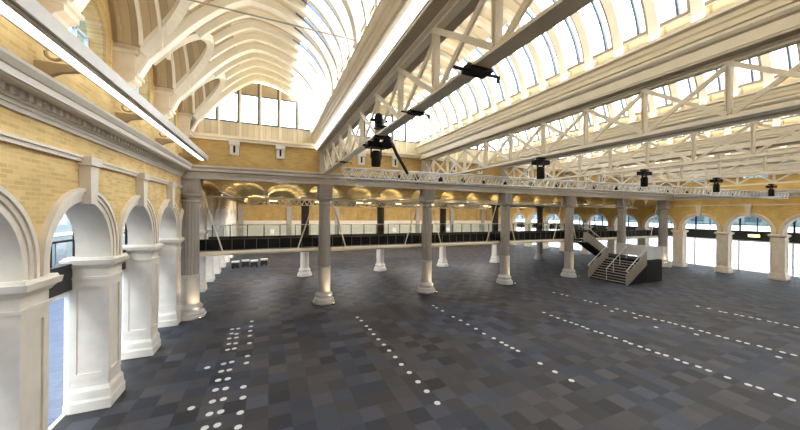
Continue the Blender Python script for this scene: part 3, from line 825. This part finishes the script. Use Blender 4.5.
# ------------------------------------------------------------------ staircase
t = empty('staircase', (24.4, 13.75, 0), 'wide steel staircase with solid side panels turning up to the gallery', 'staircase')
SX, SY, R, T = 24.4, 13.75, .17, .245
Y2 = 16.65; nst = 10; LX = SX+T*nst; LZ = R*nst
def P(mb): return loc(mb, t)
for i in range(nst-1):
    tr = obj('step', P(MB().box(SX+T*i, SY+.05, R*(i+1)-.04, SX+T*(i+1)+.03, Y2-.05, R*(i+1)).box(SX+T*i+.02, SY+.05, R*i, SX+T*i+.04, Y2-.05, R*(i+1)-.04)), M['tread'], t)
    obj('nosing', P(MB().box(SX+T*i-.02, SY+.05, R*(i+1)-.025, SX+T*i+.015, Y2-.05, R*(i+1)+.004)), M['nosing'], tr)
for y in (SY, Y2):
    obj('side_panel', P(MB().prism([(SX-.12,0),(SX+.1,0),(LX,LZ-.32),(LX,LZ+.72),(SX-.12,.74)], 'y', y-.025, y+.025)), M['stairside'], t)
    hr = obj('handrail', P(MB().path([(SX-.15,y,1.04),(LX,y,LZ+1.02)], .028)), M['palep'], t)
    for f in (.04, .33, .66, .97): obj('baluster', P(MB().path([(SX+f*(LX-SX),y,.70+f*LZ),(SX+f*(LX-SX),y,1.05+f*(LZ))], .016)), M['palep'], hr)
ym = 15.2
obj('handrail', P(MB().path([(SX-.05,ym,.17),(SX-.05,ym,1.02),(LX,ym,LZ+1.0),(LX,ym,LZ)], .03).path([(SX+.8,ym,.68),(SX+.8,ym,1.5)], .022).path([(SX+1.6,ym,1.2),(SX+1.6,ym,2.1)], .022)), M['palep'], t)
obj('under_skirt', P(MB().prism([(SX+.1,0),(LX,0),(LX,LZ-.3)], 'y', SY-.015, SY+.015)), M['black'], t)  # black sheet standing in for the dark void below the flight
L2 = 28.9; YU = 17.0
obj('landing', P(MB().box(LX-.03, SY, LZ-.1, L2, 17.92, LZ)), M['tread'], t)
obj('skirt_panel', P(MB().box(LX, SY-.02, 0, L2, SY+.02, LZ-.1)), M['black'], t); obj('skirt_panel', P(MB().box(L2-.02, SY, 0, L2+.02, 17.2, LZ-.1)), M['black'], t)
for x0, x1 in ((LX+.03, LX+1.1), (LX+1.13, L2)):
    obj('landing_panel', P(MB().box(x0, SY-.02, LZ+.08, x1, SY+.02, LZ+.98)), M['palep'], t)
obj('landing_panel', P(MB().box(L2-.02, SY, LZ+.08, L2+.02, 17.2, LZ+.98)), M['palep'], t)
obj('landing_rail', P(MB().path([(LX,SY,LZ+1.02),(L2,SY,LZ+1.02),(L2,17.2,LZ+1.02)], .028)), M['palep'], t)
UX = 27.3; nu = 8; T2 = .33; R2 = (3.15-LZ)/nu
for i in range(nu):
    x1 = UX - T2*i
    tr = obj('step', P(MB().box(x1-T2-.03, YU+.04, LZ+R2*(i+1)-.04, x1, 17.92, LZ+R2*(i+1)).box(x1-.03, YU+.04, LZ+R2*i, x1-.01, 17.92, LZ+R2*(i+1)-.04)), M['tread'], t)
    obj('nosing', P(MB().box(x1-.03, YU+.04, LZ+R2*(i+1)-.025, x1+.005, 17.92, LZ+R2*(i+1)+.005)), M['nosing'], tr)
EX = UX - T2*nu
obj('side_panel', P(MB().prism([(UX,LZ-.1),(UX,LZ+.62),(EX,3.15+.62),(EX-.5,3.15+.62),(EX-.5,2.95),(EX,2.95)], 'y', YU-.025, YU+.025)), M['stairside'], t)
hr = obj('handrail', P(MB().path([(UX,YU,LZ+1.02),(EX,YU,4.17),(EX-.5,YU,4.17)], .028)), M['palep'], t)
for f in (.02, .35, .68, .99): obj('baluster', P(MB().path([(UX+f*(EX-UX),YU,LZ+.6+f*(3.15-LZ)),(UX+f*(EX-UX),YU,LZ+1.02+f*(3.15-LZ))], .016)), M['palep'], hr)
obj('under_skirt', P(MB().prism([(UX,LZ-.12),(EX,2.93),(EX-.5,2.93),(EX-.5,2.80),(EX,2.78),(UX,LZ-.3)], 'y', YU-.03, 17.92)), M['black'], t)
obj('top_landing', P(MB().box(EX-.5, YU, 2.99, EX, 17.94, 3.15)), M['tread'], t)

# ------------------------------------------------------------------ lighting trusses
def truss(A, B, s, label, n):
    A = Vector(A); B = Vector(B); d = (B-A); L = d.length; u = d.normalized(); side = u.cross(Vector((0,0,1))).normalized()*s/2; up = Vector((0,0,s/2))
    t = empty('lighting_truss', A, label, 'truss')
    cs = [side+up, -side+up, side-up, -side-up]
    for c in cs: obj('chord', MB().path([c, d+c], .028, 8), M['silver'], t, smooth=True)
    m = MB(); st = L/n
    for i in range(n):
        p, q, h = u*(st*i), u*(st*(i+1)), u*(st*(i+.5))
        for a, b in ((0,2),(1,3),(0,1),(2,3)):
            m.path([p+cs[a], h+cs[b]], .022, 5); m.path([h+cs[b], q+cs[a]], .022, 5)
    obj('lattice', m, M['silver'], t)
    return t
tr = truss((2.62,11.98,6.77), (35.0,9.1,6.77), .40, 'long silver box truss slung across the hall below the girders', 76)
for i, f in enumerate((.075,.10,.135,.17,.205,.24,.29,.34,.42,.47,.53,.60,.66,.72,.8)):
    m = MB(); d = Vector((32.38,-2.88,0))*f
    m.box(-.07,-.06,-.08,.07,.06,.06).lathe(0,0,[(.03,.06),(.03,.13)], 8)
    o = obj('stage_light', m, M['black'])
    o.location = Vector((2.62,11.98,6.77)) + d + Vector((0,.02,-.05)); tag(o, '%s small black lamp from the left clamped on the long silver truss' % ORD[i], 'stage light', 'lamps on the long truss')
truss((-1.5,25.2,5.95), (21,25.2,5.95), .40, 'silver box truss in the aisle by the second row of columns', 56)

tag(obj('tie_cable', MB().path([(-3.0,7.63,9.68),(2.26,7.63,9.68)], .018, 6), M['girder_d']), 'thin dark tie cable stretched across the left vault', 'cable')
t = empty('junction_box', (6.87,8.58,11.98), 'small square tan box fixed under the cream boards beyond the first girder', 'junction box')
obj('box', MB().box(-.16,-.16,-.12,.16,.16,.1), M['tan'], t); obj('cover', MB().box(-.13,-.13,-.14,.13,.13,-.12), M['girder_d'], t)
tl = None  # lamps added along the truss to brighten the aisle vaults
for i, x in enumerate([.2, 3.6, 7.0, 10.6, 14.0, 17.4, 20.4]):
    lab = '%s added white lamp from the left along the aisle truss' % ORD[i]
    if tl is None:
        tl = empty('added_truss_lamp', (0,0,0), lab, 'stage light'); obj('housing', MB().box(-.3,-.08,0,.3,.08,.08).box(-.03,-.08,-.06,.03,.08,0), M['white'], tl); obj('lens', MB().box(-.28,-.085,.02,.28,-.08,.07), M['lamp'], tl); o = tl
    else: o = dup(tl, (0,0,0))
    o.location = (x, 24.95, 6.0); o['label'] = lab; o['group'] = 'added aisle truss lamps'
    l = bpy.data.lights.new('added_truss_lamp', 'AREA'); l.energy = 30; l.color = (1,.90,.70); l.size = .5
    lo = bpy.data.objects.new('added_truss_light', l); link(lo); lo.location = (x, 24.7, 5.9); lo.rotation_euler = (math.radians(-110),0,0)
# suspended loudspeakers
sp = empty('hanging_loudspeaker', (0,0,0), 'x', 'loudspeaker')
obj('hanger', MB().path([(0,0,7.36),(0,0,7.1)], .05).box(-.16,-.1,7.3,.16,.1,7.37), M['black'], sp)
obj('mount_plate', MB().box(-.30,-.16,7.10,.30,.16,7.26).box(-.40,-.04,7.13,.40,.04,7.18), M['black'], sp)

obj('body', MB().lathe(0,0,[(.12,6.56),(.14,6.6),(.14,6.96),(.10,7.02)], 16), M['black'], sp, smooth=True)
for q in (-.15, .15): obj('yoke_arm', MB().bar((q,0,7.10),(q,0,6.8),.03,.06), M['black'], sp.children[2])
for i, gx in enumerate(GX):
    o = sp if i == 0 else dup(sp, (0,0,0)); o.location = (gx, 8.35, 0); o['label'] = 'black loudspeaker unit hanging from the girder ' + GN[i]; o['group'] = 'hanging loudspeakers'
sp.children[1].scale = (.55, .8, 1)
t = empty('motor_hoist', (2.83, 8.0, 7.57), 'round black motor and fittings clamped on the girder nearest the left wall', 'hoist')
obj('motor', MB().lathe(.22,0,[(.02,-.55),(.14,-.50),(.18,-.40),(.14,-.30),(.02,-.25)], 14), M['black'], t, smooth=True)
obj('clamp', MB().box(-.2,-.12,-.26,.2,.12,-.20).box(-.16,-.1,0,.16,.1,.10).box(.14,-.06,-.24,.30,.06,-.18), M['black'], t)
obj('lamp_head', MB().lathe(-.05,0,[(.12,.1),(.13,.34),(.08,.42)], 10).box(-.3,-.05,.2,.2,.05,.26), M['black'], t, smooth=True)
tag(obj('cable_hose', MB().path([(2.95,8.3,7.45),(3.15,8.3,7.50),(3.30,8.35,7.35),(3.5,8.4,7.0),(3.75,8.5,6.72),(4.05,8.8,6.5)], .05, 8), M['rubber'], smooth=True), 'thick black hose drooping from the first girder', 'hose')
cg = None
for i, (y, s, lab) in enumerate([(3.68,1,'large black clamp with side arms under the nearest part of the first girder'), (5.75,.8,'black clamp under the first girder midway along'), (12.6,.8,'black clamp under the first girder near the far wall')]):
    if cg is None:
        cg = empty('girder_clamp', (0,0,0), lab, 'clamp')
        obj('jaw', MB().box(-.20,-.12,-.05,.20,.12,-.002).box(-.20,-.07,-.02,-.15,.07,.05).box(.15,-.07,-.02,.20,.07,.05), M['black'], cg)
        obj('arm', MB().box(-.42,-.02,-.05,.42,.02,-.02).box(.38,-.02,-.12,.42,.02,-.02), M['black'], cg)
        o = cg
    else: o = dup(cg, (0,0,0))
    o.location = (2.83, y, 7.36); o.scale = (s,s,s); o['label'] = lab; o['group'] = 'girder clamps'

# ------------------------------------------------------------------ floor discs
D = {
 'double row nearest the left arcade': [(-1.46,14.57),(-1.26,14.44),(-1.49,14.03),(-1.23,14.02),(-1.44,13.46),(-1.2,13.43),(-1.42,12.91),(-1.2,12.93),(-1.17,11.8),(-1.41,11.76),(-1.87,11.68),(-1.41,11.24),(-1.18,11.24),(-1.42,10.68),(-1.16,10.66),(-1.41,10.13),(-1.15,10.1),(-1.4,9.54),(-1.14,9.55),(-1.86,9.43),(-1.38,8.98),(-1.13,8.97),(-1.39,8.44),(-1.13,8.44),(-1.49,15.08),(-1.25,15.07)],
 'single row beside the double row': [(-.75,15.83),(-.75,15.15),(-.75,14.58),(-.74,14.02),(-.70,13.23),(-.70,12.08),(-.70,11.54),(-.68,9.99),(-.65,9.42),(-.66,8.74),(-.66,8.17)],
 'row leading to the first column': [(4.03,14.52),(4.08,14.0),(4.11,13.25),(4.14,12.81),(4.12,12.24),(4.14,11.67),(4.17,11.11),(4.18,10.56),(4.2,10.0),(4.19,9.43),(4.22,8.85),(4.24,8.26),(4.25,7.72),(4.26,7.13)],
 'row leading to the second column': [(8.5,14.8),(8.49,14.38),(8.51,13.81),(8.53,12.81),(8.59,12.25),(8.59,11.68),(8.61,11.09),(8.59,10.51),(8.66,9.96),(8.67,9.51),(8.67,9.25),(8.7,8.96),(8.72,8.69),(8.71,7.66),(8.71,7.06),(8.74,6.49)],
 'row in mid floor right of centre': [(13.41,11.58),(13.38,11.1),(13.37,10.71),(13.37,10.31),(13.42,10.01),(13.42,9.74),(13.43,9.43),(13.39,9.19),(13.42,8.83),(13.47,8.6),(13.48,8.27),(13.52,8.04),(13.54,7.67),(13.5,7.45),(13.54,7.13),(13.53,6.85),(13.54,6.54),(13.6,6.31),(13.58,5.97),(13.57,5.72),(13.64,5.4),(13.62,5.13),(13.61,4.67),(13.64,4.22),(13.7,4.0),(13.67,3.64),(13.7,3.4)],
 'row passing below the staircase': [(17.48,14.31),(17.59,13.8),(17.6,13.44),(17.68,12.29),(17.71,11.96),(17.78,11.63),(17.75,11.14),(17.78,10.52),(17.77,10.1),(17.83,9.71),(17.74,9.33),(17.87,9.08),(17.79,8.73),(17.92,8.47),(17.95,8.2),(17.97,7.97),(17.09,10.37),(17.12,9.24),(16.59,8.09),(17.96,7.66),(17.98,7.38),(18.01,7.05),(18.01,6.81),(17.28,6.92),(17.96,6.46),(17.98,6.22),(18.04,5.87),(18.04,5.63),(18.14,5.31),(18.09,5.06),(18.16,4.73),(18.2,4.47),(17.39,4.62)],
 'farthest row on the right': [(22.75,9.07),(22.8,8.6),(22.69,8.09),(22.72,7.9),(22.81,7.53),(22.8,7.3),(22.88,7.01),(22.87,6.74),(22.88,6.39),(22.91,6.17),(22.91,5.87),(22.91,5.56)],
}
d0 = None
for nm, L in D.items():
    for i, (x, y) in enumerate(sorted(L, key=lambda p: p[1])):
        if d0 is None: d0 = obj('floor_disc', MB().lathe(0,0,[(.085,0),(.085,.006),(.075,.010)], 20), M['disc']); o = d0
        else: o = d0.copy(); link(o)
        o.location = (x, y, 0)
        tag(o, '%s round white floor disc from the near end, %s' % (ORD[i], nm), 'floor disc', 'white floor discs')

# ------------------------------------------------------------------ outside
def building(x0, x1, y0, y1, h, face, lab):
    t = empty('neighbouring_building', ((x0+x1)/2, (y0+y1)/2, 0), lab, 'building')
    obj('wall', loc(MB().box(x0,y0,-.03,x1,y1,h), t), M['bldg'], t)
    fx = x1 if face > 0 else x0; w_ = MB(); s_ = MB()
    y = y0+1
    while y < y1-1.5:
        z = 1.0 if face > 0 else 4.6
        while z < h-2:
            a, b = sorted((fx, fx+face*.04)); w_.box(a,y,z,b,y+1.3,z+1.7); z += 3.0
        y += 2.4
    if face < 0: obj('shop_front', loc(MB().box(fx-.3,y0,0,fx,y1,4.2), t), M['concrete'], t)
    obj('windows', loc(w_, t), M['blue'], t)
    z = 3.2
    while z < h: a, b = sorted((fx, fx+face*.12)); s_.box(a,y0,z,b,y1,z+.2); z += 3.0
    obj('floor_bands', loc(s_, t), M['white'], t)
    return t
building(-24, -15, -20, 70, 15, 1, 'blue grey glass building added across the terrace to shade the left arches')  # added close and tall to block skylight from the left glazing
building(50, 60, -20, 60, 11.0, -1, 'teal glass building across the street, seen through the right arches')

# ------------------------------------------------------------------ lights
def lamp(name, typ, loc_, energy, color, **kw):
    l = bpy.data.lights.new(name, typ); l.energy = energy; l.color = color
    for k, v in kw.items(): setattr(l, k, v)
    o = bpy.data.objects.new(name, l); link(o); o.location = loc_; return o
COVE_FILL = 125
up = None
for i, (x, dx) in enumerate([(-3.6,.55),(2.9,.45),(9.62,.45),(16.35,.45),(23.35,.45),(30.5,.45),(37.4,-.5)]):
    lab = 'small floor uplight at the foot of the %s front column from the left' % ORD[i]
    if up is None:
        up = empty('floor_uplight', (0,0,0), lab, 'uplight')
        obj('housing', MB().lathe(0,0,[(.06,0),(.06,.07),(.045,.075)], 12), M['black'], up); obj('lens', MB().lathe(0,0,[(.042,.075),(.04,.08)], 12), M['lamp'], up); o = up
    else: o = dup(up, (0,0,0))
    o.location = (x+dx, YF-.62, 0); o['label'] = lab; o['group'] = 'column uplights'
    l = lamp('uplight_lamp', 'SPOT', (x+dx, YF-.62, .12), 60, (1,.76,.48), shadow_soft_size=.04, spot_size=math.radians(70), spot_blend=.8)
    l.rotation_euler = Vector((-dx*.8, .55, 2.6)).to_track_quat('-Z', 'Y').to_euler()
# aisle: added fill lamps on the near brick vaults, gallery floor and back wall
dl = None  # downlights added to brighten the floor and columns beyond the gallery
for i, x in enumerate([-.5, 6, 12.7, 19.2]):
    lab = '%s added downlight from the left under the rear edge of the gallery' % ORD[i]
    if dl is None:
        dl = empty('downlight', (0,0,0), lab, 'downlight'); obj('housing', MB().lathe(0,0,[(.1,-.06),(.1,0)], 14), M['white'], dl); obj('lens', MB().lathe(0,0,[(.08,-.07),(.08,-.06)], 14), M['lamp'], dl); o = dl
    else: o = dup(dl, (0,0,0))
    o.location = (x, 24.2, 2.98); o['label'] = lab; o['group'] = 'added gallery downlights'
    lamp('fill_downlight_lamp', 'AREA', (x, 24.2, 2.90), 60, (1,.95,.88), size=.3)
    lamp('fill_downlight_lamp', 'AREA', (x+.6, 24.2, 2.90), 60, (1,.95,.88), size=.3).rotation_euler = (math.radians(60),0,0)
t = empty('added_pipe_light', (0, 19.6, 6.02), 'thin pale pipe with added light slung under the near brick vaults of the aisle', 'pipe light')  # the light on this pipe is added to brighten the near vaults
obj('pipe', MB().path([(-3.2,0,0),(36.5,0,0)], .04), M['white'], t)
for k in range(10): obj('hanger', MB().path([(-2.5+4.2*k,0,0),(-2.5+4.2*k,0,.36)], .012, 6), M['white'], t)
for k in range(9): lamp('added_aisle_lamp', 'AREA', (-1.4+4.4*k, 19.6, 6.07), 13, (1,.88,.64), shape='RECTANGLE', size=4.2, size_y=.06).rotation_euler = (math.radians(138),0,0)
fl = None  # floodlights added to brighten the back wall and aisle
for i, x in enumerate([-.8, 4.6, 10.2, 16.0, 21.8, 27.6, 33.4]):
    lab = '%s added floodlight from the left under the aisle ceiling, aimed at the back wall' % ORD[i]
    if fl is None:
        fl = empty('floodlight', (0,0,0), lab, 'floodlight')
        obj('housing', MB().box(-.22,-.1,-.1,.22,.1,.02).box(-.02,-.02,.02,.02,.02,.25), M['black'], fl); obj('lens', MB().box(-.19,.1,-.08,.19,.11,0), M['lamp'], fl); o = fl
    else: o = dup(fl, (0,0,0))
    o.location = (x, 33.0, 6.02); o['label'] = lab; o['group'] = 'added aisle floodlights'
    lamp('fill_flood_lamp', 'AREA', (x, 33.2, 5.95), 130, (1,.90,.72), size=.5).rotation_euler = (math.radians(72),0,0)
    lamp('fill_flood_lamp', 'AREA', (x, 33.0, 5.85), 120, (.92,.95,1.0), size=.5)
# cove strips added on the kerbs and trough to brighten the vaults
su = None; cv = [(-2.9, 7.95, 0, 60, 'on the lighting trough along the left wall')]
for b, (xc, a) in enumerate(BAYS):
    if b: cv.append((xc-a+.19, 9.55, 38, COVE_FILL, 'on the left kerb of the vault ' + BN[b]))
    cv.append((xc+a-.19, 9.55, -38, COVE_FILL, 'on the right kerb of the vault ' + BN[b]))
for x, z, deg, en, lab in cv:
    if su is None: su = obj('added_strip_uplight', MB().box(-.05,-5.5,-.05,.05,17.2,.0), M['corn']); o = su
    else: o = su.copy(); link(o)
    o.location = (x, 0, z); tag(o, 'added strip light ' + lab, 'strip light', 'added kerb strip lights')
    l = lamp('fill_strip_lamp', 'AREA', (x, 5.8, z+.02), en, (1,.92,.78), shape='RECTANGLE', size=.08, size_y=22.5)
    l.rotation_euler = (PI, math.radians(deg), 0)


wd = bpy.data.worlds.new('World'); scene.world = wd; wd.use_nodes = True
nt = wd.node_tree; bg = nt.nodes['Background']
tc = nt.nodes.new('ShaderNodeTexCoord'); sx = nt.nodes.new('ShaderNodeSeparateXYZ'); rp = nt.nodes.new('ShaderNodeValToRGB')
nt.links.new(tc.outputs['Generated'], sx.inputs[0]); nt.links.new(sx.outputs[2], rp.inputs[0])
rp.color_ramp.elements[0].position = .0; rp.color_ramp.elements[0].color = (.92,.96,1.0,1)
rp.color_ramp.elements[1].position = .8; rp.color_ramp.elements[1].color = (.86,.94,1.0,1)
nt.links.new(rp.outputs[0], bg.inputs[0]); bg.inputs[1].default_value = 4.4

# ------------------------------------------------------------------ camera
H = 5.2; TH = math.radians(23.4); RO = math.radians(.59)
a = Vector((math.sin(TH), math.cos(TH), 0)); r = Vector((math.cos(TH), -math.sin(TH), 0)); z = Vector((0,0,1))
r2 = r*math.cos(RO) + z*math.sin(RO); u2 = z*math.cos(RO) - r*math.sin(RO)
cam = bpy.data.cameras.new('camera'); co = bpy.data.objects.new('camera', cam); link(co)
m = Matrix((r2, u2, -a)).transposed().to_4x4(); m.translation = Vector((0,0,H)); co.matrix_world = m
cam.sensor_width = 36; cam.lens = 300/800*36; cam.shift_y = -1.7/800; cam.clip_start = .05; cam.clip_end = 500
scene.camera = co
scene.view_settings.view_transform = 'Standard'; scene.view_settings.look = 'None'; scene.view_settings.gamma = 1
scene.view_settings.use_curve_mapping = False; scene.view_settings.exposure = 1.28
scene.cycles.use_denoising = True
scene.cycles.max_bounces = 10; scene.cycles.diffuse_bounces = 6; scene.cycles.transparent_max_bounces = 24
scene.cycles.sample_clamp_indirect = 6
